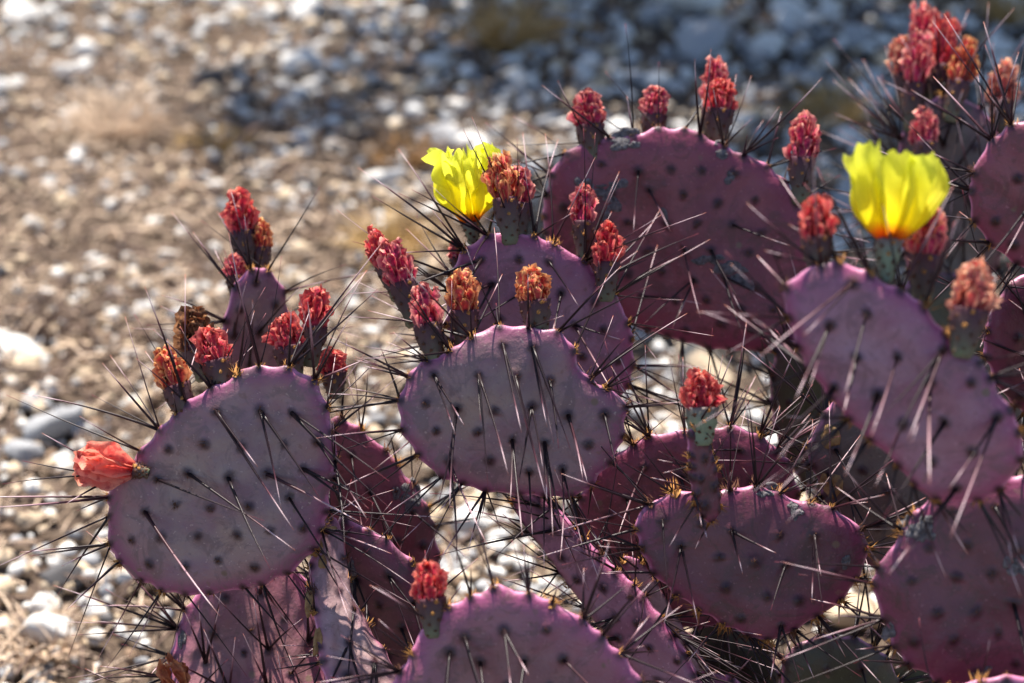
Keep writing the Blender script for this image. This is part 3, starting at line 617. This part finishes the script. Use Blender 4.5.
me.polygons.foreach_set('material_index', MI); me.update(calc_edges=True); me.validate(); tag(link('gravel', me), kind='stuff')
# dry grass litter: loose stems and blades on the ground
M_STRAW = M_((0.44, 0.31, 0.21), (0.74, 0.58, 0.44), 60, .8, .2, name='dry_straw'); M_TWIG = M_((0.07, 0.045, 0.038), (0.22, 0.15, 0.115), 80, .9, .4, name='dry_twig')
M_GOLD = M_((0.34, 0.20, 0.07), (0.56, 0.38, 0.16), 40, .75, .2, name='golden_dry_grass'); M_RUST = M_((0.17, 0.09, 0.035), (0.36, 0.20, 0.08), 40, .8, .2, name='rusty_dry_grass')
mb = MB()
def blade(mb, p, d, L, r, mat, droop=.3, n=4):
    d = nrm(d); sd = nrm(np.cross(d, (rng.normal(), rng.normal(), 1.0))); cv = rng.normal() * droop * .6
    pts = [p + d * L * t + sd * cv * L * t * t - np.array((0, 0, droop * L)) * t * t for t in np.linspace(0, 1, n + 1)]
    tube(mb, pts, [r * (1 - .75 * t) for t in np.linspace(0, 1, n + 1)], 3, mat, False)
for _ in range(12500):
    px, py = rng.uniform(-120, 700), rng.uniform(-30, 690)
    if rng.random() > math.exp(-((px - 150) / 260) ** 2) * (1.0 if 60 < py < 400 else .2) + .05: continue
    p = on_ground(px, py); p[2] = gz(p[0], p[1]) + rng.uniform(.002, .018); a = rng.uniform(0, 6.28)
    blade(mb, p, (math.cos(a), math.sin(a), rng.uniform(-.05, .45)), rng.uniform(.015, .06), rng.uniform(.0006, .0022), int(rng.choice(2, p=[.45, .55])), .35, 3)
tag(mb.build('dry_grass_litter', [M_STRAW, M_TWIG], None, (0, 0, 0)), kind='stuff')
def tuft_grass(px, py, hgt, spread, cnt, mat, label):
    mb = MB(); p = on_ground(px, py); p[2] = gz(p[0], p[1])
    for _ in range(cnt):
        a = rng.uniform(0, 6.28); rr = spread * .3 * math.sqrt(rng.random()); q_ = p + np.array((math.cos(a) * rr, math.sin(a) * rr, -.003))
        blade(mb, q_, (math.cos(a) * rng.uniform(.1, 1.0), math.sin(a) * rng.uniform(.1, 1.0), 1.0), hgt * rng.uniform(.5, 1.2), rng.uniform(.0008, .0018), 0, .45, 5)
    tag(mb.build('grass_tuft', mat, None, p), label, 'grass tuft', 'dry grass tufts')
tuft_grass(120,135,.08,.16,260,M_STRAW,'pale straw grass tuft low on the sunny ground at upper left')
tuft_grass(505,42,.16,.07,150,M_GOLD,'upright golden brown grass tuft at the top edge')
tuft_grass(402,160,.06,.09,150,M_RUST,'low brown grass tuft left of the big wine red pad, in dim light')
tuft_grass(392,252,.09,.07,170,M_GOLD,'golden grass tuft just left of the left yellow flower')
tuft_grass(830,112,.08,.09,160,M_GOLD,'tan grass tuft behind the bud on the wine red pad')
tuft_grass(1010,15,.08,.07,120,M_GOLD,'yellowish grass tuft in the top right corner')
tuft_grass(215,150,.05,.10,160,M_GOLD,'small golden grass tuft in sun beside the edge of the shade')
tuft_grass(60,330,.05,.10,160,M_TWIG,'dark twiggy grass tuft above the pale left rock')
tuft_grass(40,650,.05,.09,120,M_STRAW,'straw tuft in the lower left corner')
mb = MB(); a, b = on_ground(238, 158), on_ground(352, 122); a[2] = b[2] = .02
tube(mb, [a + (b - a) * t + np.array((0, .02 * math.sin(t * 5), .008 * math.sin(t * 9))) for t in np.linspace(0, 1, 9)], [.004 - .0025 * t for t in np.linspace(0, 1, 9)], 6)
tag(mb.build('twig', M_TWIG), 'long dry twig lying across gravel left of the yellow flower', 'twig')

# ------------------------------------------------------------------ the tree beyond the frame that throws the shade on the far gravel
rng = np.random.default_rng(21); tx, ty = .66, 3.68
tr = link('mesquite_tree', None, None, (tx, ty, 0)); tag(tr, 'leafy tree standing behind the stony ground, shading it', 'tree')
mb = MB(); bark = M_((.06, .045, .035), (.16, .12, .09), 30, .95, .8, .01, 'bark')
tube(mb, [(tx, ty, -.1), (tx + .05, ty, .5), (tx - .02, ty - .05, 1.1), (tx + .03, ty - .1, 1.7)], [.11, .09, .07, .05], 10)
limbs = []
for q in range(9):
    a = q * 2.4; e = np.array((tx + .12 + math.cos(a) * .85, ty - .40 + math.sin(a) * .8, 1.75 + .3 * math.sin(q * 1.7))); s = np.array((tx, ty - .03, 1.0 + .07 * q)); limbs.append((s, e))
    tube(mb, [s, s * .5 + e * .5 + np.array((0, 0, .12)), e], [.035, .022, .006], 6)
mb.build('trunk', bark, tr, (tx, ty, 0))
mb = MB()
for q in range(96):
    s, e = limbs[q % 9]; f = .4 + .7 * rng.random(); dx_ = rng.uniform(-1.05, 1.25); c0 = np.array((tx + dx_, ty - .4 + rng.uniform(-.85 + .9 * max(0, -dx_ - .15), .85), 1.8 + rng.uniform(-.15, .35))) if q % 2 else s + (e - s) * f + rng.normal(size=3) * np.array((.28, .22, .18)); rr = rng.uniform(.16, .34)
    for _ in range(260):
        p = c0 + nrm(rng.normal(size=3)) * rr * rng.random() ** .45 * np.array((1, 1, .6)); d_, a_, b_ = frame(rng.normal(size=3)); l = rng.uniform(.02, .045)
        mb.add([p - a_ * l, p + b_ * l * .45, p + a_ * l, p - b_ * l * .45], [(0, 1, 2, 3)])
k = NT('mesquite_leaf'); c = k.ramp(k.noise(3, 3), [(.3, (.05, .08, .03)), (.7, (.09, .12, .04))]); k.base(c, .6); k.translucent(c, .3)
mb.build('crown', k.m, tr, smooth=False)
